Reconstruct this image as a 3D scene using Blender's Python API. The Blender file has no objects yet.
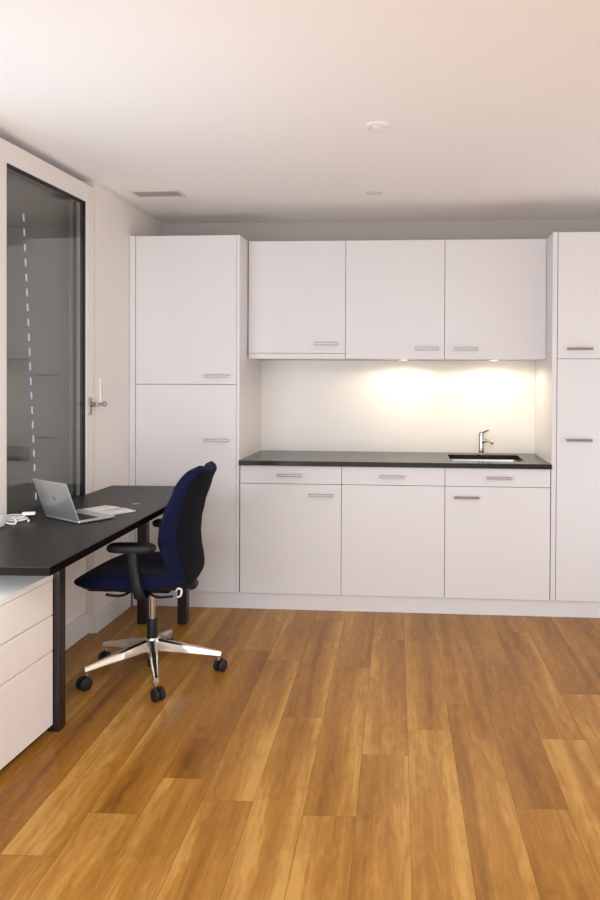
import bpy, bmesh, math, random
from mathutils import Vector, Matrix
random.seed(4)
PI = math.pi
scene = bpy.context.scene
COL = scene.collection

# ------------------------------------------------------------------ materials
def mat(name, color, rough=.5, metal=0.0, spec=.5, bump=None, noise=None, coat=0.0, sheen=0.0):
    m = bpy.data.materials.new(name); m.use_nodes = True
    nt = m.node_tree; b = nt.nodes['Principled BSDF']
    b.inputs['Base Color'].default_value = (*color, 1)
    b.inputs['Roughness'].default_value = rough
    b.inputs['Metallic'].default_value = metal
    b.inputs['Specular IOR Level'].default_value = spec
    b.inputs['Coat Weight'].default_value = coat
    b.inputs['Sheen Weight'].default_value = sheen
    tc = nt.nodes.new('ShaderNodeTexCoord')
    if noise:                                   # (scale, colour2, detail, low, high)
        n = nt.nodes.new('ShaderNodeTexNoise'); n.inputs['Scale'].default_value = noise[0]
        n.inputs['Detail'].default_value = noise[2]
        r = nt.nodes.new('ShaderNodeValToRGB')
        r.color_ramp.elements[0].position = noise[3]; r.color_ramp.elements[0].color = (*color, 1)
        r.color_ramp.elements[1].position = noise[4]; r.color_ramp.elements[1].color = (*noise[1], 1)
        nt.links.new(tc.outputs['Object'], n.inputs['Vector'])
        nt.links.new(n.outputs['Fac'], r.inputs['Fac'])
        nt.links.new(r.outputs['Color'], b.inputs['Base Color'])
    if bump:                                    # (scale, strength)
        n = nt.nodes.new('ShaderNodeTexNoise'); n.inputs['Scale'].default_value = bump[0]
        n.inputs['Detail'].default_value = 4
        bp = nt.nodes.new('ShaderNodeBump'); bp.inputs['Strength'].default_value = bump[1]
        bp.inputs['Distance'].default_value = .002
        nt.links.new(tc.outputs['Object'], n.inputs['Vector'])
        nt.links.new(n.outputs['Fac'], bp.inputs['Height'])
        nt.links.new(bp.outputs['Normal'], b.inputs['Normal'])
    return m

M = {}
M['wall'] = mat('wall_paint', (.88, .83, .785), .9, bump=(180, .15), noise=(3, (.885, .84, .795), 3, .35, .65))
M['wall_shaded'] = mat('shaded_wall_paint', (.66, .61, .57), .9, noise=(3, (.67, .62, .58), 3, .35, .65))  # wall paint darkened to stand for the shade above the cabinets
M['splash'] = mat('splashback_white', (.91, .875, .83), .45, noise=(5, (.915, .88, .84), 3, .35, .65))
M['ceiling'] = mat('ceiling_paint', (.92, .885, .865), .95, bump=(120, .12), noise=(2, (.925, .89, .87), 3, .35, .65))
M['cab'] = mat('cabinet_laminate', (.785, .765, .775), .38, spec=.35, noise=(6, (.79, .771, .781), 2, .35, .65))
M['carcass'] = mat('carcass_laminate', (.70, .67, .66), .5)
M['plinth'] = mat('plinth_laminate', (.785, .77, .785), .35, noise=(4, (.795, .78, .795), 2, .35, .65))
M['skirt'] = mat('skirting_paint', (.80, .775, .755), .5, noise=(4, (.79, .765, .745), 2, .35, .65))
M['frame'] = mat('window_frame_paint', (.86, .81, .77), .45, noise=(4, (.85, .80, .76), 2, .35, .65))
M['granite'] = mat('black_granite', (.010, .009, .007), .20, spec=.22, noise=(260, (.05, .043, .034), 6, .42, .75))
M['steel'] = mat('brushed_steel', (.42, .39, .36), .42, 1.0, bump=(300, .1))
M['chrome'] = mat('chrome', (.66, .65, .63), .12, 1.0)
M['sinksteel'] = mat('sink_steel', (.62, .60, .56), .30, 1.0)
M['alu'] = mat('polished_aluminium', (.74, .70, .66), .24, 1.0)
M['desk'] = mat('black_desk_laminate', (.010, .009, .008), .40, spec=.28, noise=(30, (.015, .013, .011), 5, .35, .7))
M['deskedge'] = mat('black_edge_band', (.005, .004, .0035), .85, spec=.03)
M['deskmetal'] = mat('black_desk_metal', (.016, .010, .009), .42)
M['ped'] = mat('pedestal_lacquer', (.92, .865, .825), .42, noise=(4, (.925, .87, .83), 2, .35, .65))
M['fabric'] = mat('navy_fabric', (.0055, .007, .026), .95, spec=.08, sheen=.04, noise=(420, (.009, .0115, .042), 3, .35, .7), bump=(700, .5))
M['shell'] = mat('back_fabric_dark', (.0055, .0055, .010), .95, spec=.08, sheen=.02, noise=(420, (.0085, .0085, .015), 3, .35, .7), bump=(700, .5))
M['plastic'] = mat('black_plastic', (.009, .008, .008), .5, spec=.3, bump=(300, .1))
M['rubber'] = mat('black_rubber', (.012, .012, .013), .55)
M['white'] = mat('white_plastic', (.86, .84, .81), .4)
M['laptop'] = mat('laptop_aluminium', (.62, .61, .60), .38, .85, bump=(500, .05))
M['key'] = mat('laptop_keys', (.02, .02, .022), .5)
M['screen'] = mat('laptop_screen', (.01, .01, .012), .15)
M['logo'] = mat('laptop_logo', (.30, .29, .29), .3, .8)
M['paper'] = mat('paper', (.92, .90, .86), .7, noise=(14, (.80, .77, .73), 3, .55, .62))
M['printed'] = mat('printed_page', (.55, .53, .51), .7, noise=(40, (.72, .70, .67), 3, .4, .6))
M['blind'] = mat('grey_blind', (.255, .25, .245), .7, noise=(5, (.28, .275, .27), 3, .35, .65))
M['outer'] = mat('outer_reveal', (.09, .11, .11), .7)
M['rail'] = mat('guide_rail', (.55, .58, .55), .4, .3)
M['gasket'] = mat('black_gasket', (.012, .013, .013), .5)
M['vent'] = mat('vent_metal', (.70, .66, .62), .5)
M['ventdark'] = mat('vent_inside', (.42, .39, .36), .8)
M['disc'] = mat('ceiling_disc', (.76, .71, .67), .6)
M['lampwhite'] = mat('lamp_white', (.86, .85, .86), .35)
M['brass'] = mat('warm_handle_steel', (.27, .225, .19), .4, 1.0)

def emission(name, color, strength):
    m = bpy.data.materials.new(name); m.use_nodes = True
    nt = m.node_tree; nt.nodes.clear()
    e = nt.nodes.new('ShaderNodeEmission'); o = nt.nodes.new('ShaderNodeOutputMaterial')
    e.inputs['Color'].default_value = (*color, 1); e.inputs['Strength'].default_value = strength
    nt.links.new(e.outputs[0], o.inputs[0]); return m
M['lens'] = emission('lamp_lens', (1, .80, .52), 9)

def glass_mat():
    m = bpy.data.materials.new('window_glass'); m.use_nodes = True
    nt = m.node_tree; nt.nodes.clear()
    t = nt.nodes.new('ShaderNodeBsdfTransparent'); t.inputs[0].default_value = (.94, .945, .94, 1)
    g = nt.nodes.new('ShaderNodeBsdfGlossy'); g.inputs['Roughness'].default_value = .01
    f = nt.nodes.new('ShaderNodeFresnel'); f.inputs['IOR'].default_value = 1.52
    x = nt.nodes.new('ShaderNodeMixShader'); o = nt.nodes.new('ShaderNodeOutputMaterial')
    ge = nt.nodes.new('ShaderNodeNewGeometry'); mr = nt.nodes.new('ShaderNodeMapRange')
    mr.inputs['To Min'].default_value = 1.52; mr.inputs['To Max'].default_value = 1 / 1.52     # same reflectance on both faces of the thin pane
    nt.links.new(ge.outputs['Backfacing'], mr.inputs['Value']); nt.links.new(mr.outputs[0], f.inputs['IOR'])
    nt.links.new(f.outputs[0], x.inputs[0]); nt.links.new(t.outputs[0], x.inputs[1])
    nt.links.new(g.outputs[0], x.inputs[2]); nt.links.new(x.outputs[0], o.inputs[0])
    return m
M['glass'] = glass_mat()

def floor_mat():
    m = bpy.data.materials.new('oak_plank_floor'); m.use_nodes = True
    nt = m.node_tree; b = nt.nodes['Principled BSDF']; N = nt.nodes.new; L = nt.links.new
    uv = N('ShaderNodeUVMap'); uv.uv_map = 'plank'
    at = N('ShaderNodeAttribute'); at.attribute_name = 'tone'          # R tone, G offset, B streak side
    sep = N('ShaderNodeSeparateColor'); L(at.outputs['Color'], sep.inputs[0])
    su = N('ShaderNodeSeparateXYZ'); L(uv.outputs[0], su.inputs[0])
    off = N('ShaderNodeMath'); off.operation = 'MULTIPLY'; off.inputs[1].default_value = 37.0
    L(sep.outputs[1], off.inputs[0])
    cmb = N('ShaderNodeCombineXYZ'); L(su.outputs[0], cmb.inputs[0]); L(su.outputs[1], cmb.inputs[1]); L(off.outputs[0], cmb.inputs[2])
    def grain(sx, sy, detail, dist, rough=.6):
        mp = N('ShaderNodeMapping'); mp.inputs['Scale'].default_value = (sx, sy, 1)
        L(cmb.outputs[0], mp.inputs['Vector'])
        n = N('ShaderNodeTexNoise'); n.inputs['Scale'].default_value = 1; n.inputs['Detail'].default_value = detail
        n.inputs['Distortion'].default_value = dist; n.inputs['Roughness'].default_value = rough
        L(mp.outputs[0], n.inputs['Vector']); return n.outputs['Fac']
    wide = grain(8.5, .55, 3, .5)
    fine = grain(95, 2.6, 6, .4, .75)
    blot = grain(26, 5.5, 4, 1.6)
    def mul(a, k):
        q = N('ShaderNodeMath'); q.operation = 'MULTIPLY'; L(a, q.inputs[0]); q.inputs[1].default_value = k; return q.outputs[0]
    def add(a, c):
        q = N('ShaderNodeMath'); q.operation = 'ADD'; L(a, q.inputs[0]); L(c, q.inputs[1]); return q.outputs[0]
    v = add(add(mul(wide, .74), mul(fine, .30)), add(mul(blot, .36), mul(sep.outputs[0], .16)))
    # pale sapwood along one edge of some planks
    a = mul(su.outputs[0], 1 / .1675)
    inv = N('ShaderNodeMath'); inv.operation = 'SUBTRACT'; inv.inputs[0].default_value = 1; L(a, inv.inputs[1])
    wob = add(mul(grain(3, 1.6, 2, 0), .5), mul(fine, .12))
    for op, thr, src in (('LESS_THAN', .36, a), ('GREATER_THAN', .64, inv.outputs[0])):
        c_ = N('ShaderNodeMath'); c_.operation = op; L(sep.outputs[2], c_.inputs[0]); c_.inputs[1].default_value = thr
        mr = N('ShaderNodeMapRange'); mr.interpolation_type = 'SMOOTHSTEP'
        mr.inputs['From Min'].default_value = .92; mr.inputs['From Max'].default_value = 1.22; mr.inputs['To Max'].default_value = .13
        L(add(src, wob), mr.inputs['Value'])
        q = N('ShaderNodeMath'); q.operation = 'MULTIPLY'; L(mr.outputs[0], q.inputs[0]); L(c_.outputs[0], q.inputs[1])
        v = add(v, q.outputs[0])
    r = N('ShaderNodeValToRGB'); cr = r.color_ramp
    cr.elements[0].position = .51; cr.elements[0].color = (.18, .067, .010, 1)
    cr.elements[1].position = 1.0; cr.elements[1].color = (.57, .305, .075, 1)
    for p, c in ((.655, (.28, .116, .018)), (.765, (.36, .156, .024)), (.87, (.43, .201, .037))):
        e = cr.elements.new(p); e.color = (*c, 1)
    L(v, r.inputs['Fac'])
    L(r.outputs['Color'], b.inputs['Base Color'])
    b.inputs['Specular IOR Level'].default_value = .20
    rr = N('ShaderNodeMapRange'); rr.inputs['To Min'].default_value = .26; rr.inputs['To Max'].default_value = .38
    L(fine, rr.inputs['Value']); L(rr.outputs[0], b.inputs['Roughness'])
    bp = N('ShaderNodeBump'); bp.inputs['Strength'].default_value = .25; bp.inputs['Distance'].default_value = .0008
    L(fine, bp.inputs['Height']); L(bp.outputs[0], b.inputs['Normal'])
    return m
M['floor'] = floor_mat()
M['seam'] = mat('plank_seam', (.09, .040, .010), .7)

# ------------------------------------------------------------------ mesh helpers
class MB:
    def __init__(s): s.bm = bmesh.new()
    def box(s, x0, x1, y0, y1, z0, z1, bevel=0.0, seg=1, mtx=None):
        r = bmesh.ops.create_cube(s.bm, size=1)
        vs = r['verts']
        for v in vs:
            v.co = Vector(((x0 + x1) / 2 + v.co.x * (x1 - x0), (y0 + y1) / 2 + v.co.y * (y1 - y0), (z0 + z1) / 2 + v.co.z * (z1 - z0)))
        if bevel:
            es = list({e for v in vs for e in v.link_edges})
            o = bmesh.ops.bevel(s.bm, geom=es, offset=bevel, segments=seg, affect='EDGES', profile=.5)
            vs = list({v for f in o['faces'] for v in f.verts} | {v for v in vs if v.is_valid})
        if mtx:
            for v in vs: v.co = mtx @ v.co
        return s
    def loft(s, rings, cap=True):
        R = [[s.bm.verts.new(p) for p in ring] for ring in rings]
        n = len(R[0])
        for a, b in zip(R, R[1:]):
            for i in range(n):
                s.bm.faces.new((a[i], a[(i + 1) % n], b[(i + 1) % n], b[i]))
        if cap:
            s.bm.faces.new(list(reversed(R[0]))); s.bm.faces.new(R[-1])
        return s
    def tube(s, pts, r, n=12, cap=True):
        pts = [Vector(p) for p in pts]
        rad = r if isinstance(r, (list, tuple)) else [r] * len(pts)
        rings = []; up = None
        for i, p in enumerate(pts):
            d = (pts[min(i + 1, len(pts) - 1)] - pts[max(i - 1, 0)]).normalized()
            if up is None:
                up = Vector((0, 0, 1)) if abs(d.z) < .9 else Vector((1, 0, 0))
            u = d.cross(up)
            u = u.normalized() if u.length > 1e-6 else Vector((1, 0, 0))
            w = u.cross(d).normalized(); up = w
            rings.append([p + (u * math.cos(2 * PI * k / n) + w * math.sin(2 * PI * k / n)) * rad[i] for k in range(n)])
        return s.loft(rings, cap)
    def lathe(s, prof, n=32, mtx=None):          # prof: (r, z) list, around Z
        rings = [[Vector((r * math.cos(2 * PI * k / n), r * math.sin(2 * PI * k / n), z)) for k in range(n)] for r, z in prof]
        if mtx: rings = [[mtx @ p for p in ring] for ring in rings]
        return s.loft(rings)
    def build(s, name, m, parent=None, smooth=False):
        bmesh.ops.recalc_face_normals(s.bm, faces=s.bm.faces)
        me = bpy.data.meshes.new(name); s.bm.to_mesh(me); s.bm.free()
        me.materials.append(m)
        if smooth:
            for p in me.polygons: p.use_smooth = True
            me.set_sharp_from_angle(angle=math.radians(40))
        o = bpy.data.objects.new(name, me); COL.objects.link(o)
        if parent: o.parent = parent
        return o

def tag(o, label, cat, group=None, kind=None):
    o['label'] = label; o['category'] = cat
    if group: o['group'] = group
    if kind: o['kind'] = kind
    return o
def thing(name, label, cat, loc=(0, 0, 0), rz=0, group=None, kind=None):
    o = bpy.data.objects.new(name, None); COL.objects.link(o)
    o.empty_display_size = .1
    o.location = loc; o.rotation_euler = (0, 0, rz)
    return tag(o, label, cat, group, kind)
def smooth_path(pts, k=6):
    pts = [Vector(p) for p in pts]; out = []
    for i in range(len(pts) - 1):
        p0 = pts[max(i - 1, 0)]; p1 = pts[i]; p2 = pts[i + 1]; p3 = pts[min(i + 2, len(pts) - 1)]
        for j in range(k):
            t = j / k
            out.append(.5 * ((2 * p1) + (p2 - p0) * t + (2 * p0 - 5 * p1 + 4 * p2 - p3) * t * t + (3 * p1 - p0 - 3 * p2 + p3) * t ** 3))
    out.append(pts[-1]); return out
def lerp_table(tab, z):
    if z <= tab[0][0]: return tab[0][1]
    for (a, b), (c, d) in zip(tab, tab[1:]):
        if z <= c:
            t = (z - a) / (c - a); t = t * t * (3 - 2 * t) * .5 + t * .5
            return b + (d - b) * t
    return tab[-1][1]

# ------------------------------------------------------------------ setting
CEIL = 2.403; XW = -.670; XR = 3.30; YB = .615; YF = -6.60
# floor: individual planks of one mesh
W = .1675; LEN = 1.19; AP = -.0271
ca, sa = math.cos(AP), math.sin(AP)
def fw(u, v): return (u * ca + v * sa, -u * sa + v * ca)       # plank frame -> room
joint = {0: -1.841, 1: -1.966, 2: -1.367, 3: -2.032, 4: -1.648, 5: -1.447, 6: -1.217, 7: -1.959, 8: -1.494}
bm = bmesh.new(); uvl = bm.loops.layers.uv.new('plank'); cl = bm.loops.layers.float_color.new('tone')
rnd = random.Random(11)
tone_fix = {}
for c in range(-8, 22):
    u0 = .130 + c * W; u1 = u0 + W
    j0 = joint.get(c, -1.9 + rnd.random() * LEN)
    k0 = math.floor((-7.2 - j0) / LEN)
    for k in range(k0, k0 + 9):
        a = j0 + k * LEN; b = a + LEN
        if a > 1.1: break
        g = .0005
        vs = [bm.verts.new((*fw(u, v), 0)) for u, v in ((u0 + g, a + g), (u1 - g, a + g), (u1 - g, b - g), (u0 + g, b - g))]
        f = bm.faces.new(vs); f.material_index = 0
        tone = (rnd.random(), rnd.random(), rnd.random(), 1)
        for lp, (uu, vv) in zip(f.loops, ((0, 0), (W, 0), (W, LEN), (0, LEN))):
            lp[uvl].uv = (uu, vv); lp[cl] = tone
vs = [bm.verts.new((x, y, -.0008)) for x, y in ((-1.2, -7.2), (3.6, -7.2), (3.6, 1.1), (-1.2, 1.1))]
f = bm.faces.new(vs); f.material_index = 1
vs2 = [bm.verts.new((v.co.x, v.co.y, -.06)) for v in vs]
f = bm.faces.new(list(reversed(vs2))); f.material_index = 1
me = bpy.data.meshes.new('floor'); bm.to_mesh(me); bm.free()
me.materials.append(M['floor']); me.materials.append(M['seam'])
o = bpy.data.objects.new('floor', me); COL.objects.link(o)
tag(o, 'warm brown oak plank floor', 'floor', kind='structure')

tag(MB().box(-1.0, XR + .1, YF - .1, YB + .2, CEIL, CEIL + .12).build('ceiling', M['ceiling']), 'pale matt painted ceiling', 'ceiling', kind='structure')
tag(MB().box(-1.0, XR + .1, YB, YB + .15, 0, CEIL).build('wall_back', M['wall_shaded']), 'pale wall behind the kitchen cabinets', 'wall', kind='structure')
tag(MB().box(XR, XR + .12, YF, -1.6, 0, CEIL).box(XR, XR + .12, .2, YB, 0, CEIL).box(XR, XR + .12, -1.6, .2, 0, .25).box(XR, XR + .12, -1.6, .2, 1.3, CEIL).build('wall_right', M['wall']), 'pale wall on the right side of the room', 'wall', kind='structure')
# left wall: window niche between OY0 and OY1, parapet below
OY0, OY1 = -1.46, -.474; SILL = .70; PX = -.715
b = MB()
b.box(-.98, XW, OY1, YB, 0, CEIL)                      # pier next to the kitchen
NY0, NY1 = -3.7, -1.65                                 # unseen opening added for light, nearer than the view
b.box(-.98, XW, NY1, OY0, 0, CEIL); b.box(-.98, XW, YF, NY0, 0, CEIL)
b.box(-.98, XW, NY0, NY1, 0, SILL); b.box(-.98, XW, NY0, NY1, 2.30, CEIL)
b.box(-.98, PX, OY0, OY1, 0, SILL)                     # parapet
b.box(-.98, -.815, OY0, OY1, 2.30, CEIL)                # lintel outside
tag(b.build('wall_left', M['wall']), 'pale left wall with the window niche', 'wall', kind='structure')
# front wall (behind the camera) with a wide opening added for light
b = MB()
b.box(-.98, -.2, YF - .12, YF, 0, CEIL); b.box(2.9, XR + .1, YF - .12, YF, 0, CEIL)
b.box(-.2, 2.9, YF - .12, YF, 0, .35); b.box(-.2, 2.9, YF - .12, YF, 2.34, CEIL)
tag(b.build('wall_front', M['wall']), 'pale wall opposite the kitchen with a wide added opening', 'wall', kind='structure')
# skirtings
tag(MB().box(XW, XW + .015, OY1, -.001, 0, .098, .003).build('baseboard_left', M['skirt']), 'white skirting board on the wall beside the tall cabinet', 'skirting', kind='structure')
tag(MB().box(PX, PX + .015, OY0, OY1 - .001, 0, .115, .003).build('baseboard_left.001', M['skirt']), 'white skirting board below the window behind the chair', 'skirting', kind='structure')
tag(MB().box(XW, XW + .012, OY1 + .0, YB, CEIL - .012, CEIL, .002).box(XW, XW + .012, YF, OY0, CEIL - .012, CEIL, .002).build('trim_1', M['frame']), 'thin trim strip where the left wall meets the ceiling', 'trim', kind='structure')

# window: fixed outer reveal, sash, glass, handle, blind
wn = thing('window_1', 'tall dark window in a white frame on the left wall', 'window', (-.668, OY1 - .006, 0), math.radians(-2.3), kind='structure')
# local: +y along the wall towards the kitchen, glass spans y from GY0 to GY1
SY0, SY1 = -.965, 0.0; GY0, GY1 = -.783, -.090; GZ0, GZ1 = .745, 2.270; SZ0, SZ1 = .705, 2.362
b = MB()
b.box(-.055, 0, GY1, SY1, SZ0, SZ1, .004, 2); b.box(-.055, 0, SY0, GY0, SZ0, SZ1, .004, 2)
b.box(-.055, 0, GY0, GY1, GZ1, SZ1, .002, 1); b.box(-.055, 0, GY0, GY1, SZ0, GZ0, .002, 1)
b.build('window_frame', M['frame'], wn)
b = MB()
e = .009
b.box(-.030, -.003, GY1 - e, GY1, GZ0, GZ1); b.box(-.030, -.003, GY0, GY0 + e * .5, GZ0, GZ1)
b.box(-.030, -.003, GY0, GY1, GZ1 - e, GZ1); b.box(-.030, -.003, GY0, GY1, GZ0, GZ0 + e)
b.build('window_gasket', M['gasket'], wn)
MB().box(-.042, -.036, GY0 + .003, GY1 - .006, GZ0 + .005, GZ1 - .006).build('window_pane', M['glass'], wn)
MB().box(-.016, -.010, GY0 + .003, GY1 - .006, GZ0 + .005, GZ1 - .006).build('window_pane', M['glass'], wn)
# handle: rosette, lever with knob, upright rod
hy = -.052; hz = 1.222
b = MB()
rx = Matrix.Rotation(PI / 2, 4, 'Y')
b.box(0, .007, hy - .015, hy + .015, hz - .055, hz + .035, .003, 2)
b.lathe([(.013, 0), (.014, .012), (.010, .016), (.010, .040), (.0, .041)], 20, Matrix.Translation((.005, hy, hz)) @ rx)
b.box(.034, .048, hy - .012, hy + .072, hz - .009, hz + .009, .004, 2)
b.lathe([(.0, 0), (.012, .002), (.015, .012), (.012, .022), (.0, .024)], 20, Matrix.Translation((.041, hy + .071, hz)) @ Matrix.Rotation(-PI / 2, 4, 'X'))
hd = b.build('window_handle', M['steel'], wn, True)
hd['label'] = 'metal window handle'
MB().tube([(.041, hy + .036, hz + .005), (.041, hy + .036, hz + .135)], .0045, 10).build('handle_rod', M['white'], hd, True)

# blind outside the glass, daylight comes through a slanting row of slits
XB = -.800
def blind():
    zs0, zs1 = 2.30, .70
    b = MB()
    y_top, y_bot = SLIT
    n = 46; w = .0085
    def yc(z): return y_top + (y_bot - y_top) * (2.30 - z) / 1.6
    for i in range(n):
        za = zs0 - (zs0 - zs1) * i / n; zb = zs0 - (zs0 - zs1) * (i + 1) / n
        ya, yb_ = yc(za), yc(zb)
        open_ = (i % 2 == 1) and 4 < i < 44
        for y0a, y1a, y0b, y1b in ([(OY0 + .006, ya - w, OY0 + .006, yb_ - w), (ya + w, OY1 - .006, yb_ + w, OY1 - .006)] if open_ else [(OY0 + .006, OY1 - .006, OY0 + .006, OY1 - .006)]):
            rings = [[(XB, y0a, za), (XB, y1a, za), (XB - .002, y1a, za), (XB - .002, y0a, za)],
                     [(XB, y0b, zb), (XB, y1b, zb), (XB - .002, y1b, zb), (XB - .002, y0b, zb)]]
            b.loft(rings)
    return b
SLIT = (-.961, -.826)
tag(blind().build('window_blind', M['blind']), 'closed grey blind outside the window with a slanting row of light slits', 'blind')
tag(MB().box(-.799, -.778, OY1 - .022, OY1 - .005, SILL, 2.30, .003).build('trim_2', M['rail']), 'pale vertical guide rail outside the window', 'rail', kind='structure')
tag(MB().box(-.98, -.74, OY1 - .004, OY1 - .001, SILL, 2.30).box(-.98, -.74, OY0 + .001, OY0 + .004, SILL, 2.30).box(-.80, -.735, OY0 + .004, OY1 - .004, 2.301, 2.304).build('trim_3', M['outer']), 'dark grey reveal of the window niche', 'reveal', kind='structure')

# ------------------------------------------------------------------ kitchen
YD = 0.0           # door faces
TH = .019
def handle(parent, xc, zc, y, m='steel', w=.146):
    b = MB()
    b.box(xc - w / 2, xc + w / 2, y - .032, y - .023, zc - .0065, zc + .0065, .002, 2)
    for sx in (-1, 1):
        b.box(xc + sx * (w / 2 - .016) - .005, xc + sx * (w / 2 - .016) + .005, y - .025, y + .0005, zc - .005, zc + .005, .001)
    return b.build('handle', M[m], parent)
def front(parent, name, x0, x1, z0, z1, y, g=.0015):
    return MB().box(x0 + g, x1 - g, y, y + TH, z0 + g, z1 - g, .0015, 2).build(name, M['cab'], parent)

# tall cabinets
ZT = 2.203; ZP = .097
t = thing('tall_cabinet', 'tall white cupboard with two doors in the corner left of the worktop', 'cabinet', (-.345, .3, ZP))
def off(t):
    return lambda o: setattr(o, 'matrix_parent_inverse', Matrix.Translation(t.location).inverted())
def reoff(t):
    # shapes of kitchen units are written in room coordinates; bake them into the unit's own frame
    inv = Matrix.Translation(-t.location)
    for c in t.children_recursive:
        if c.data and c.data.users == 1: c.data.transform(inv)
MB().box(-.631, -.0235, TH + .002, YB - .003, ZP, ZT - .003).build('carcass', M['carcass'], t)
MB().box(-.0225, -.0045, .0, YB - .003, ZP, ZT, .001).build('side_panel', M['cab'], t)
MB().box(-.668, -.633, .0, .03, ZP, ZT, .001).build('filler_strip', M['cab'], t)
MB().box(-.631, -.0235, TH + .002, YB - .003, ZT - .003, ZT).build('top_panel', M['cab'], t)
d = front(t, 'door', -.631, -.0225, 1.324, ZT, YD); handle(d, -.139, 1.374, YD)
d = front(t, 'door', -.631, -.0225, ZP, 1.324, YD); handle(d, -.138, .998, YD)
reoff(t)
t = thing('tall_cabinet', 'tall white cupboard right of the sink, cut by the edge of the photo', 'cabinet', (2.12, .3, ZP))
MB().box(1.832, 2.44, TH + .002, YB - .003, ZP, ZT - .003).build('carcass', M['carcass'], t)
MB().box(1.8035, 1.830, .0, YB - .003, ZP, ZT, .001).build('side_panel', M['cab'], t)
MB().box(2.442, 2.462, .0, YB - .003, ZP, ZT, .001).build('side_panel', M['cab'], t)
MB().box(1.832, 2.44, TH + .002, YB - .003, ZT - .003, ZT).build('top_panel', M['cab'], t)
d = front(t, 'door', 1.832, 2.44, 1.482, ZT, YD); handle(d, 1.954, 1.538, YD, 'brass')
d = front(t, 'door', 1.832, 2.44, ZP, 1.482, YD); handle(d, 1.954, 1.020, YD, 'brass')
reoff(t)

# base cabinets
ZW0, ZW1 = .853, .881
base = [(0, .6, .298, .482, 'white base cabinet at the left end of the worktop beside the tall cupboard'),
        (.6, 1.2, .894, None, 'middle white base cabinet whose door has no handle below its drawer'),
        (1.2, 1.8, 1.508, 1.323, 'white base cabinet below the sink')]
for x0, x1, hx, dx, lab in base:
    t = thing('base_cabinet', lab, 'cabinet', ((x0 + x1) / 2, .3, ZP), group='base cabinets under the worktop')
    if x0 == 1.2:      # open top for the sink bowl
        b = MB(); 
        b.box(x0 + .001, x0 + .017, TH + .002, YB - .003, ZP, ZW0 - .001); b.box(x1 - .017, x1 - .001, TH + .002, YB - .003, ZP, ZW0 - .001)
        b.box(x0 + .017, x1 - .017, TH + .002, TH + .018, ZP, ZW0 - .001); b.box(x0 + .017, x1 - .017, YB - .012, YB - .003, ZP, ZW0 - .001)
        b.box(x0 + .017, x1 - .017, TH + .018, YB - .012, ZP, ZP + .016)
        b.build('carcass', M['carcass'], t)
    else:
        MB().box(x0 + .001, x1 - .001, TH + .002, YB - .003, ZP, ZW0 - .001).build('carcass', M['carcass'], t)
    d = front(t, 'drawer', x0, x1, .745, .852, YD); handle(d, hx, .798, YD)
    d = front(t, 'door', x0, x1, ZP, .745, YD)
    if dx: handle(d, dx, .684, YD, 'brass' if x0 == 1.2 else 'steel')
    reoff(t)
# wall cabinets
YU = .20
wall_units = [(0, .6, .485, 1.574, 1.516, 'white wall cabinet at the left with a strip below its door', None),
              (.6, 1.2, 1.092, 1.547, 1.483, 'middle white wall cabinet above the left pool of light', .95),
              (1.2, 1.8, 1.326, 1.545, 1.483, 'white wall cabinet above the sink', 1.515)]
for x0, x1, hx, hz_, zb, lab, lx in wall_units:
    t = thing('wall_cabinet', lab, 'cabinet', ((x0 + x1) / 2, .4, 1.483), group='wall cabinets above the worktop')
    xe = x1 + (.003 if x1 == 1.8 else 0)
    MB().box(x0 + .001, xe - .001, YU + TH + .002, YB - .003, 1.500, ZT - .003).build('carcass', M['carcass'], t)
    MB().box(x0 + .001, xe - .001, YU + TH + .002, YB - .003, 1.486, 1.500).build('bottom_panel', M['cab'], t)
    d = front(t, 'door', x0, xe, zb, ZT, YU); handle(d, hx, hz_, YU)
    if zb > 1.5:
        MB().box(x0 + .002, x1 - .0022, YU, YU + TH, 1.483, zb - .001, .001).build('light_rail', M['cab'], t)
    reoff(t)
    if lx:
        lm = MB().lathe([(.0, 0), (.036, 0), (.036, -.005), (.030, -.005), (.0, -.002)], 28).build('lamp', M['lampwhite'], t, True)
        lm.location = Vector((lx, .37, 1.4859)) - t.location
        MB().lathe([(.0, -.0022), (.026, -.0042), (.026, -.0048), (.0, -.005)], 24).build('lens', M['lens'], lm, True)
        ld = bpy.data.lights.new('cabinet_lamp_light', 'SPOT'); ld.energy = 6.8; ld.color = (1, .82, .58)
        ld.spot_size = math.radians(176); ld.spot_blend = .35; ld.shadow_soft_size = .03
        lo = bpy.data.objects.new('cabinet_lamp_light', ld); COL.objects.link(lo); lo.parent = lm; lo.location = (0, 0, -.012)
# plinth
tag(MB().box(-.655, .580, .020, .036, 0, ZP - .002, .001).box(.5806, 2.46, .020, .036, 0, ZP - .002, .001).build('baseboard_back', M['plinth']), 'long white plinth under the kitchen cabinets', 'plinth', kind='structure')
# worktop with the sink cut-out
SX0, SX1, SYA, SYB = 1.236, 1.672, .105, .470
b = MB()
xs = [-.003, SX0, SX1, 1.8032]; ys = [-.022, SYA, SYB, .6025]
for i in range(3):
    for j in range(3):
        if i == 1 and j == 1: continue
        b.box(xs[i], xs[i + 1], ys[j], ys[j + 1], ZW0, ZW1)
bmesh.ops.remove_doubles(b.bm, verts=b.bm.verts, dist=1e-5)
inner = [f for f in b.bm.faces if sum(1 for g in b.bm.faces if g is not f and set(g.verts) == set(f.verts))]
bmesh.ops.delete(b.bm, geom=inner, context='FACES_ONLY')
bmesh.ops.dissolve_limit(b.bm, angle_limit=.01, verts=b.bm.verts, edges=b.bm.edges)
es = [e for e in b.bm.edges if e.is_manifold and e.calc_face_angle(0) > .5]
bmesh.ops.bevel(b.bm, geom=es, offset=.002, segments=2, affect='EDGES')
wt = b.build('worktop', M['granite'])
tag(wt, 'black granite worktop across the three base cabinets', 'worktop')
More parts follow.
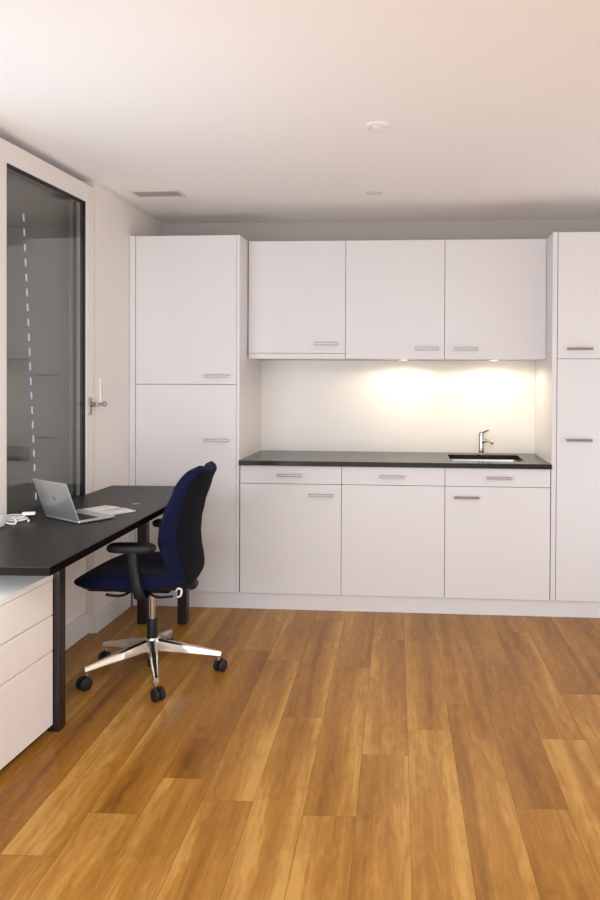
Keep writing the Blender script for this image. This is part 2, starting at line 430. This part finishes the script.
tag(MB().box(-.004, 1.8032, .603, .6135, ZW1 - .02, 1.484).build('splashback', M['splash']), 'white splashback panel between worktop and wall cabinets', 'splashback')
# sink
t = thing('sink', 'square stainless steel sink set into the black worktop', 'sink', ((SX0 + SX1) / 2, (SYA + SYB) / 2, ZW0 - .16))
hx_, hy_ = (SX1 - SX0) / 2 - .001, (SYB - SYA) / 2 - .001
def rr(hx, hy, r, z, n=6):
    out = []
    for cx, cy, a0 in ((hx - r, hy - r, 0), (-hx + r, hy - r, PI / 2), (-hx + r, -hy + r, PI), (hx - r, -hy + r, 1.5 * PI)):
        for k in range(n + 1):
            a = a0 + PI / 2 * k / n; out.append((cx + r * math.cos(a), cy + r * math.sin(a), z))
    return out
b = MB()
b.loft([rr(hx_ + .012, hy_ + .012, .03, .159), rr(hx_ + .012, hy_ + .012, .03, .157), rr(hx_ + .002, hy_ + .002, .03, .155), rr(hx_ - .008, hy_ - .008, .04, .02), rr(hx_ - .03, hy_ - .03, .05, -.002),
        rr(hx_ - .035, hy_ - .035, .05, 0), rr(hx_ - .014, hy_ - .014, .04, .022), rr(hx_ - .002, hy_ - .002, .03, .159)], cap=False)
b.bm.faces.new([v for v in b.bm.verts if v.co.z == 0])
bl = b.build('basin', M['sinksteel'], t, True)
MB().lathe([(.0, .001), (.045, .001), (.045, .004), (.030, .003), (.0, .002)], 28, Matrix.Translation((.02, .03, 0))).build('drain', M['chrome'], t, True)
# faucet
t = thing('faucet', 'small chrome mixer tap behind the sink', 'faucet', (1.452, .527, ZW1))
MB().lathe([(.0, 0), (.027, 0), (.027, .004), (.019, .008), (.018, .118), (.0, .120)], 28).build('body', M['chrome'], t, True)
b = MB(); b.tube(smooth_path([(.006, -.008, .078), (.030, -.060, .092), (.052, -.112, .090), (.055, -.125, .078)], 5), .0115, 16)
b.build('spout', M['chrome'], t, True)
b = MB(); b.lathe([(.0, .1202), (.019, .1202), (.020, .128), (.015, .142), (.0, .144)], 24)
b.tube([(.004, -.004, .136), (.032, -.026, .153), (.044, -.034, .157)], [.008, .006, .005], 12)
b.build('lever', M['chrome'], t, True)

# ------------------------------------------------------------------ desk
DZ = .758; DT = .027
dk = thing('desk', 'black desk along the left wall under the window', 'desk', (-.4, -1.1, 0))
corners = [(-.122, -2.026), (-.148, -.235), (-.667, -.255), (-.667, -2.050)]
b = MB()
b.loft([[(x, y, DZ - DT) for x, y in corners], [(x, y, DZ) for x, y in corners]])
bmesh.ops.bevel(b.bm, geom=list(b.bm.edges), offset=.002, segments=2, affect='EDGES')
b.build('tabletop', M['desk'], dk)
# edge band glued around the top
b = MB(); n_ = len(corners); zz0, zz1 = DZ - DT + .001, DZ - .0012
cen = Vector((sum(c[0] for c in corners) / n_, sum(c[1] for c in corners) / n_))
outer = [(x + math.copysign(.0015, x - cen.x), y + math.copysign(.0015, y - cen.y)) for x, y in corners]
outer = [(max(x, -.6685), y) for x, y in outer]
for k in range(n_ - 1 + 1):
    (x0, y0), (x1, y1) = corners[k], corners[(k + 1) % n_]
    (u0, v0), (u1, v1) = outer[k], outer[(k + 1) % n_]
    b.loft([[(x0, y0, zz0), (u0, v0, zz0), (u0, v0, zz1), (x0, y0, zz1)], [(x1, y1, zz0), (u1, v1, zz0), (u1, v1, zz1), (x1, y1, zz1)]])
b.build('edge_band', M['deskedge'], dk)
for x0, y0 in ((-.376, -1.556), (-.630, -1.556), (-.278, -.296), (-.500, -.312)):
    b = MB(); b.box(x0, x0 + .052, y0, y0 + .052, .004, DZ - DT, .003, 2); lg = b.build('leg', M['deskmetal'], dk)
    MB().box(x0 + .004, x0 + .048, y0 + .004, y0 + .048, 0, .006, .001).build('foot', M['rubber'], lg)
b = MB()
zr0, zr1 = DZ - DT - .055, DZ - DT
b.loft([[(-.335, -1.504, z), (-.349, -1.504, z), (-.256, -.296, z), (-.240, -.296, z)] for z in (zr0, zr1)])
b.loft([[(-.600, -1.504, z), (-.614, -1.504, z), (-.486, -.312, z), (-.472, -.312, z)] for z in (zr0, zr1)])
b.box(-.578, -.376, -1.540, -1.525, zr0, zr1); b.box(-.448, -.278, -.285, -.270, zr0, zr1)
b.build('frame', M['deskmetal'], dk)
MB().lathe([(.0, -.002), (.018, -.002), (.018, .0002), (.012, .0003), (.0, .0003)], 24, Matrix.Translation((-.305, -.83, DZ))).build('cable_grommet', M['steel'], dk, True)
reoff(dk)

# laptop
lt = thing('laptop', 'open silver laptop seen from behind its lid on the black desk', 'laptop', (-.452, -1.2775, DZ), math.atan2(-.135, .210))
Lw, Ld = .252, .172     # local: x along hinge, y towards the user
MB().box(-Lw / 2, Lw / 2, 0, Ld, .002, .013, .004, 3).build('base', M['laptop'], lt)
b = MB()
for r in range(5):
    for c in range(12):
        b.box(-Lw / 2 + .014 + c * .0187, -Lw / 2 + .030 + c * .0187, .022 + r * .0165, .036 + r * .0165, .0128, .0142)
b.build('keyboard', M['key'], lt)
MB().box(-.042, .042, .112, .160, .0128, .0134).build('trackpad', M['laptop'], lt)
for x in (-.10, .10):
    for y in (.015, Ld - .025):
        MB().box(x - .012, x + .012, y - .005, y + .005, 0, .003).build('foot', M['rubber'], lt)
lidm = Matrix.Translation((0, .004, .013)) @ Matrix.Rotation(math.radians(20), 4, 'X')
lid = MB().box(-Lw / 2, Lw / 2, -.006, 0, .002, .172, .0025, 2, lidm).build('lid', M['laptop'], lt)
MB().box(-Lw / 2 + .007, Lw / 2 - .007, -.0003, .0006, .012, .166, mtx=lidm).build('screen', M['screen'], lid)
MB().lathe([(.0, 0), (.010, 0), (.010, .0006), (.0, .0006)], 24, lidm @ Matrix.Translation((.0, -.0058, .092)) @ Matrix.Rotation(PI / 2, 4, 'X')).build('logo', M['logo'], lid)
# booklet
t = thing('booklet', 'open white booklet lying on the desk behind the laptop', 'booklet', (-.366, -1.030, DZ), math.radians(-32.7))
b = MB()
def page(s):
    rings = []
    for i in range(9):
        x = s * (.001 + .112 * i / 8); z = .0035 + .004 * math.sin(PI * min(1, i / 8) ** .7) * (1 - i / 10)
        rings.append([(x, -.075, 0), (x, .075, 0), (x, .075, z), (x, -.075, z)])
    return rings
b.loft(page(-1)); b.build('page', M['paper'], t, True)
b = MB(); b.loft(page(1)); b.build('page', M['paper'], t, True)
MB().box(.010, .075, -.02, .05, .0045, .0088).build('picture', M['printed'], t)
# charger and its cable
t = thing('charger', 'small white power adapter at the left edge of the desk', 'charger', (-.640, -1.448, DZ), math.radians(4))
b = MB(); b.box(-.022, .022, -.035, .035, 0, .050, .010, 4); b.build('body', M['white'], t, True)
b = MB()
for x in (-.007, .007): b.box(x - .001, x + .001, .0345, .048, .021, .028)
b.build('prong', M['steel'], t)
b = MB()
pts = []
for i in range(40):
    a = i / 39 * 2 * PI * 2.6
    pts.append((-.590 + .042 * math.cos(a) * (1 - .004 * i) - .0008 * i, -1.285 + .036 * math.sin(a) + .0006 * i, DZ + .004 + .0065 * (i / 39 * 2.6)))
pts = [(x - .030, y - .030, z) for x, y, z in pts] + [(-.620, -1.350, DZ + .022), (-.600, -1.375, DZ + .0045), (-.625, -1.40, DZ + .012), (-.628, -1.412, DZ + .025)]
b.tube(smooth_path(pts, 3), .0036, 8)
cab = b.build('power_cable', M['white'], None, True)
tag(cab, 'coiled white cable on the desk left of the laptop', 'cable')
tag(MB().box(-.026, .026, -.012, .012, 0, .012, .003, 3, Matrix.Translation((-.600, -1.270, DZ + .0215)) @ Matrix.Rotation(.3, 4, 'Z')).build('cable_plug', M['white'], cab), '', '')
del bpy.data.objects['cable_plug']['label']; del bpy.data.objects['cable_plug']['category']

# ------------------------------------------------------------------ drawer pedestal
pd = thing('drawer_pedestal', 'low white drawer unit at the near end of the desk', 'drawer unit', (-.345, -1.562, 0), math.radians(-2.4))
# local: front faces +x at x=0, far end at y=0
PL, PD_, PH = .80, .30, .612
MB().box(-PD_, -.021, -PL, -.0, .03, PH - .022, .001).build('body', M['ped'], pd)
MB().box(-PD_, -.0, -PL, .0, PH - .022, PH, .002, 2).build('top_panel', M['ped'], pd)
for z0, z1 in ((.032, .318), (.318, .455), (.455, PH - .022)):
    MB().box(-.020, -.001, -PL + .001, -.001, z0 + .002, z1 - .002, .0015, 2).build('drawer', M['ped'], pd)
MB().box(-PD_ + .02, -.035, -PL + .02, -.02, 0, .030).build('base', M['rubber'], pd)

# ------------------------------------------------------------------ office chair
CX, CY = -.178, -.958
ch = thing('office_chair', 'navy blue swivel office chair with a high back at the desk', 'chair', (CX, CY, 0))
# star base
hub = MB().lathe([(.0, .092), (.032, .092), (.040, .105), (.038, .150), (.030, .166), (.0, .166)], 28).build('hub', M['alu'], ch, True)
ang = [math.radians(a) for a in (5, -67, -137, 160, 93)]
rad = [.318, .322, .310, .290, .300]
for a, R_ in zip(ang, rad):
    rot = Matrix.Rotation(a, 4, 'Z')
    rings = []
    for i in range(9):
        s_ = i / 8; r_ = .028 + (R_ - .028) * s_
        hw = .023 - .011 * s_; zt = .160 - .062 * s_; zb = .106 - .030 * s_
        zb = min(zb, zt - .016)
        pr = [(-hw, zb + .004), (-hw * .75, zb), (hw * .75, zb), (hw, zb + .004), (hw * .85, zt - .007), (hw * .45, zt), (-hw * .45, zt), (-hw * .85, zt - .007)]
        rings.append([rot @ Vector((r_, y, z)) for y, z in pr])
    sp = MB().loft(rings).build('spoke', M['alu'], ch, True)
    tip = rot @ Vector((R_ - .012, 0, 0))
    st = MB().lathe([(.0, .058), (.0085, .058), (.0085, .094), (.0, .094)], 16, Matrix.Translation((tip.x, tip.y, 0)))
    # caster: stem, hood and twin wheels
    ca_ = st.build('caster', M['alu'], ch, True)
    sw = a + {0: 1.1, 1: .5, 2: .3, 3: 2.0, 4: .9}[ang.index(a)]
    base_m = Matrix.Translation((tip.x, tip.y, .029)) @ Matrix.Rotation(sw, 4, 'Z') @ Matrix.Translation((.014, 0, 0))
    for sy in (-1, 1):
        m_ = base_m @ Matrix.Translation((0, sy * .0145, 0)) @ Matrix.Rotation(PI / 2, 4, 'X')
        MB().lathe([(.0, -.0095), (.022, -.0095), (.0275, -.006), (.029, 0), (.0275, .006), (.022, .0095), (.0, .0095)], 28, m_).build('wheel', M['rubber'], ca_, True)
    b = MB(); rings = []
    for i in range(9):
        t_ = PI * i / 8
        c_, s_ = math.cos(t_), math.sin(t_)
        rings.append([base_m @ Vector((c_ * q, y, s_ * q)) for q, y in ((.020, -.004), (.0315, -.004), (.0315, .004), (.020, .004))])
    b.loft(rings); b.build('hood', M['plastic'], ca_, True)
# gas lift
MB().lathe([(.0, .167), (.024, .167), (.024, .245), (.021, .250), (.0, .250)], 24).build('lower_column', M['plastic'], ch, True)
cg = MB().lathe([(.0, .2505), (.0140, .2505), (.0140, .392), (.0, .392)], 24).build('gas_lift', M['chrome'], ch, True)
MB().lathe([(.0, .030), (.018, .030), (.021, .036), (.021, .0915), (.0, .0915)], 24).build('column_end', M['plastic'], ch, True)
# seat cushion
def superell(a, n):
    c, s_ = math.cos(a), math.sin(a)
    return math.copysign(abs(c) ** (2 / n), c), math.copysign(abs(s_) ** (2 / n), s_)
SXc, SHX, SHY = -.058, .258, .240
b = MB(); rings = []
K = 56
lay = [(.0, .452, .90), (.0, .446, .95), (.35, .448, .985), (.5, .460, 1.0), (.7, .478, .995), (.85, .492, .965), (1, .501, .90), (1, .506, .74), (1, .507, .45), (1, .506, .12)]
for _, z, sc in lay:
    ring = []
    for k in range(K):
        ex, ey = superell(2 * PI * k / K, 3.6)
        x = SXc + SHX * sc * ex; y = SHY * sc * ey
        fr = max(0, (SXc - x) / SHX - .35) / .65
        top = (z - .446) / .061
        zz = z - .052 * fr ** 1.8 * top + .004 * fr
        zz += .012 * top * (abs(y) / SHY) ** 3 * (1 - fr) - .010 * top * max(0, 1 - ((x - .02) / .2) ** 2) * max(0, 1 - (y / .2) ** 2)
        ring.append((x, y, zz))
    rings.append(ring)
b.loft(rings)
seat = b.build('seat', M['fabric'], ch, True)
b = MB(); rings = []
for z, sc in ((.436, .80), (.434, .90), (.446, .95), (.452, .93)):
    rings.append([(SXc + SHX * sc * superell(2 * PI * k / K, 3.6)[0], SHY * sc * superell(2 * PI * k / K, 3.6)[1], z) for k in range(K)])
b.loft(rings); b.build('seat_shell', M['plastic'], ch, True)
# mechanism
b = MB(); b.box(-.135, .105, -.075, .075, .388, .436, .008, 2); b.box(-.24, -.13, -.15, .15, .412, .437, .006, 2)
mech = b.build('mechanism', M['plastic'], ch)
b = MB(); b.tube(smooth_path([(-.055, -.075, .410), (-.06, -.16, .408), (-.085, -.205, .412), (-.13, -.212, .420)], 5), .006, 10)
b.build('lever', M['plastic'], ch, True)
b = MB(); b.tube(smooth_path([(.045, -.075, .410), (.05, -.15, .408), (.10, -.195, .408), (.165, -.20, .416)], 5), .0055, 10)
b.build('lever', M['plastic'], ch, True)
b = MB(); b.tube(smooth_path([(.160, -.145, .422), (.172, -.155, .436), (.186, -.150, .430), (.182, -.150, .404), (.166, -.150, .398)], 5), .0045, 8)
tg = b.build('pull_tab', M['white'], ch, True); tg['label'] = 'white pull tab'
# back support bar
b = MB()
rings = []
for p in smooth_path([(.06, 0, .408), (.13, 0, .402), (.172, 0, .425), (.185, 0, .50), (.178, 0, .56)], 5):
    rings.append([(p.x - .010, -.035, p.z + .010), (p.x + .010, -.035, p.z - .010), (p.x + .010, .035, p.z - .010), (p.x - .010, .035, p.z + .010)])
b.loft(rings); b.build('back_bar', M['plastic'], ch)
b = MB(); b.lathe([(.0, -.02), (.022, -.02), (.024, 0), (.022, .02), (.0, .02)], 20, Matrix.Translation((.196, -.02, .420)) @ Matrix.Rotation(PI / 2, 4, 'X'))
b.build('tilt_knob', M['plastic'], ch, True)
# backrest: rear centre line (local x by height), rim pulled forward
rear = [(.400, .165), (.430, .198), (.470, .216), (.530, .212), (.590, .202), (.640, .198), (.700, .204), (.780, .224), (.880, .258), (.975, .296)]
wing = [(.400, .006), (.48, .026), (.58, .046), (.66, .056), (.75, .060), (.86, .056), (.975, .056)]
halfw = [(.400, .100), (.425, .140), (.47, .172), (.55, .195), (.66, .210), (.78, .212), (.88, .205), (.975, .192)]
NV, NT = 40, 25
ZB0, ZB1 = .405, .972
def back_surface(side):      # side 0 rear, 1 front
    g = []
    for i in range(NV + 1):
        v = i / NV; row = []
        for j in range(NT + 1):
            t_ = -1 + 2 * j / NT
            z = ZB0 + (ZB1 - ZB0) * v
            w = lerp_table(halfw, z)
            top = max(0, (v - .84) / .16)
            y = t_ * w * (1 - .20 * top ** 2.6)
            lobe = -.012 * max(0, 1 - (abs(t_) / .62) ** 2) * max(0, (v - .7) / .3) ** 2
            corner = -.042 * max(0, (abs(t_) - .62) / .38) ** 2.2 * max(0, (v - .6) / .4) ** 1.5
            lowc = .040 * abs(t_) ** 2.5 * max(0, (.25 - v) / .25) ** 1.5
            zz = z + lobe + corner + lowc
            x = lerp_table(rear, z) - lerp_table(wing, z) * abs(t_) ** 2.2
            edge = min(1, (1 - abs(t_)) / .13, v / .07, (1 - v) / .06)
            edge = math.sqrt(max(0, 1 - (1 - max(0, edge)) ** 2))
            th = .056 * edge
            th *= 1 + .25 * math.exp(-((z - .64) / .12) ** 2)
            x0 = x - .024
            row.append((x0 + th * .45, y, zz) if side == 0 else (x0 - th * .55, y, zz))
        g.append(row)
    return g
def grid_mesh(g):
    b = MB(); V = [[b.bm.verts.new(p) for p in row] for row in g]
    for i in range(NV):
        for j in range(NT):
            b.bm.faces.new((V[i][j], V[i][j + 1], V[i + 1][j + 1], V[i + 1][j]))
    return b
A = back_surface(0); F = back_surface(1)
b = grid_mesh(A)
V2 = [[b.bm.verts.new(p) for p in row] for row in F]
for i in range(NV):
    for j in range(NT):
        b.bm.faces.new((V2[i][j + 1], V2[i][j], V2[i + 1][j], V2[i + 1][j + 1]))
bmesh.ops.remove_doubles(b.bm, verts=b.bm.verts, dist=2e-4)
back = b.build('backrest', M['fabric'], ch, True)
for p in back.data.polygons: p.use_smooth = True
# rear cover of the backrest, a thin fabric shell
b = MB(); g2 = []
for i in range(2, NV - 1):
    g2.append([(A[i][j][0] + .004, A[i][j][1], A[i][j][2]) for j in range(2, NT - 1)])
V = [[b.bm.verts.new(p) for p in r_] for r_ in g2]
Vb = [[b.bm.verts.new((p[0] - .006, p[1], p[2])) for p in r_] for r_ in g2]
nr, nc = len(V), len(V[0])
for i in range(nr - 1):
    for j in range(nc - 1):
        b.bm.faces.new((V[i][j], V[i][j + 1], V[i + 1][j + 1], V[i + 1][j])); b.bm.faces.new((Vb[i][j + 1], Vb[i][j], Vb[i + 1][j], Vb[i + 1][j + 1]))
rim = [(i, 0) for i in range(nr)] + [(nr - 1, j) for j in range(1, nc)] + [(i, nc - 1) for i in range(nr - 2, -1, -1)] + [(0, j) for j in range(nc - 2, 0, -1)]
for (i, j), (k, l) in zip(rim, rim[1:] + rim[:1]):
    b.bm.faces.new((V[i][j], V[k][l], Vb[k][l], Vb[i][j]))
bs = b.build('back_cover', M['shell'], back, True)
tgm = MB().box(.166, .1668, -.176, -.164, .458, .474)
tgo = tgm.build('fabric_tag', M['vent'], back); tgo['label'] = 'small grey fabric tag'
# armrests
for sy in (-1, 1):
    y = sy * .272
    b = MB(); rings = []
    for p, (hw, hd) in zip(smooth_path([(.045, y - sy * .10, .425), (.045, y - sy * .02, .418), (.040, y, .445), (.020, y, .54), (.012, y, .628)], 5), [(.026, .014)] * 40):
        rings.append([(p.x - .020, p.y - .012, p.z), (p.x - .014, p.y - .015, p.z), (p.x + .014, p.y - .015, p.z), (p.x + .020, p.y - .012, p.z),
                      (p.x + .020, p.y + .012, p.z), (p.x + .014, p.y + .015, p.z), (p.x - .014, p.y + .015, p.z), (p.x - .020, p.y + .012, p.z)])
    b.loft(rings)
    arm = b.build('armrest', M['plastic'], ch, True)
    b = MB(); rings = []
    for z, sc in ((.622, .80), (.624, .93), (.634, 1.0), (.648, .98), (.655, .88), (.657, .6), (.657, .2)):
        rings.append([(+.008 + .105 * sc * superell(2 * PI * k / 40, 3)[0], y + .042 * sc * superell(2 * PI * k / 40, 3)[1], z) for k in range(40)])
    b.loft(rings); b.build('arm_pad', M['plastic'], arm, True)

# ------------------------------------------------------------------ ceiling fittings
t = thing('ceiling_vent', 'flat rectangular air vent in the ceiling near the left wall', 'vent', (-.425, -.195, CEIL))
b = MB(); w, d_ = .140, .075
b.box(-w, w, -d_, -d_ + .014, -.008, 0, .002); b.box(-w, w, d_ - .014, d_, -.008, 0, .002)
b.box(-w, -w + .014, -d_ + .014, d_ - .014, -.008, 0, .002); b.box(w - .014, w, -d_ + .014, d_ - .014, -.008, 0, .002)
b.build('frame', M['vent'], t)
MB().box(-w + .014, w - .014, -d_ + .014, d_ - .014, -.001, 0).build('backing', M['ventdark'], t)
for k in range(8):
    y = -d_ + .024 + k * .0145
    MB().box(-w + .014, w - .014, -.006, .006, -.0006, .0006, mtx=Matrix.Translation((0, y, -.0045)) @ Matrix.Rotation(math.radians(25), 4, 'X')).build('slat', M['vent'], t)
t = thing('ceiling_spotlight', 'round white recessed spotlight in the ceiling, nearer to the viewer', 'spotlight', (.868, -1.236, CEIL))
MB().lathe([(.0, 0), (.052, 0), (.052, -.004), (.044, -.010), (.034, -.010), (.030, -.004), (.0, -.003)], 36).build('trim_ring', M['lampwhite'], t, True)
MB().lathe([(.0, -.0031), (.027, -.0040), (.024, -.011), (.012, -.015), (.0, -.016)], 28).build('bulb', M['lampwhite'], t, True)
tag(MB().lathe([(.0, 0), (.046, 0), (.046, -.003), (.040, -.005), (.0, -.005)], 32, Matrix.Translation((.792, -.148, CEIL))).build('ceiling_disc', M['disc'], None, True), 'small flat beige disc in the ceiling close to the cabinets', 'ceiling cover')

# ------------------------------------------------------------------ light
def area(name, loc, rot, sx, sy, energy, color):
    ld = bpy.data.lights.new(name, 'AREA'); ld.shape = 'RECTANGLE'; ld.size = sx; ld.size_y = sy
    ld.energy = energy; ld.color = color
    o = bpy.data.objects.new(name, ld); COL.objects.link(o); o.location = loc; o.rotation_euler = rot
    return o
area('added_daylight', (.75, YF + .15, 1.15), (PI / 2, 0, 0), 2.4, 1.6, 48, (.85, .94, 1))  # unseen daylight panel added behind the camera
area('added_daylight', (XR - .12, -.70, .70), (0, PI / 2 + .75, 0), .9, 1.6, 10, (.85, .94, 1))  # added upward fill by the right wall, out of view
area('added_daylight', (XW + .17, -2.30, .80), (0, -PI / 2 - .60, 1.1), .5, .8, 18, (.85, .94, 1))  # added fill on the left, out of view, turned along the wall
area("added_overhead_light", (1.2, -5.2, CEIL - .03), (0, 0, 0), 2.0, 1.6, 112, (.86, .94, 1))  # unseen overhead fill added behind the camera
w = bpy.data.worlds.new('sky'); scene.world = w; w.use_nodes = True
bg = w.node_tree.nodes['Background']; bg.inputs[0].default_value = (.62, .78, 1, 1); bg.inputs[1].default_value = .9

# ------------------------------------------------------------------ camera
f_, cx_, cy_ = 741.36, 363.93, 387.06
yaw, pitch, roll = .0715167, -.0107478, -.0048127
Rz = Matrix.Rotation(yaw, 3, 'Z'); Rx = Matrix.Rotation(pitch, 3, 'X'); Ry = Matrix.Rotation(roll, 3, 'Y')
R3 = Rz @ Rx @ Ry
right, fwd, up = R3.col[0], R3.col[1], R3.col[2]
cd = bpy.data.cameras.new('camera'); cam = bpy.data.objects.new('camera', cd); COL.objects.link(cam)
m3 = Matrix((right, up, -fwd)).transposed()
cam.matrix_world = Matrix.Translation((1.03623, -4.29281, 1.36068)) @ m3.to_4x4()
cd.sensor_fit = 'HORIZONTAL'; cd.sensor_width = 36; cd.lens = f_ / 600 * 36
cd.shift_x = (300 - cx_) / 600; cd.shift_y = (cy_ - 450) / 600
cd.clip_start = .05
scene.camera = cam
vs_ = scene.view_settings
vs_.view_transform = 'Standard'; vs_.look = 'None'; vs_.gamma = 1; vs_.use_curve_mapping = False
vs_.exposure = 0.06
scene.cycles.max_bounces = 12; scene.cycles.diffuse_bounces = 6
scene.cycles.use_denoising = True
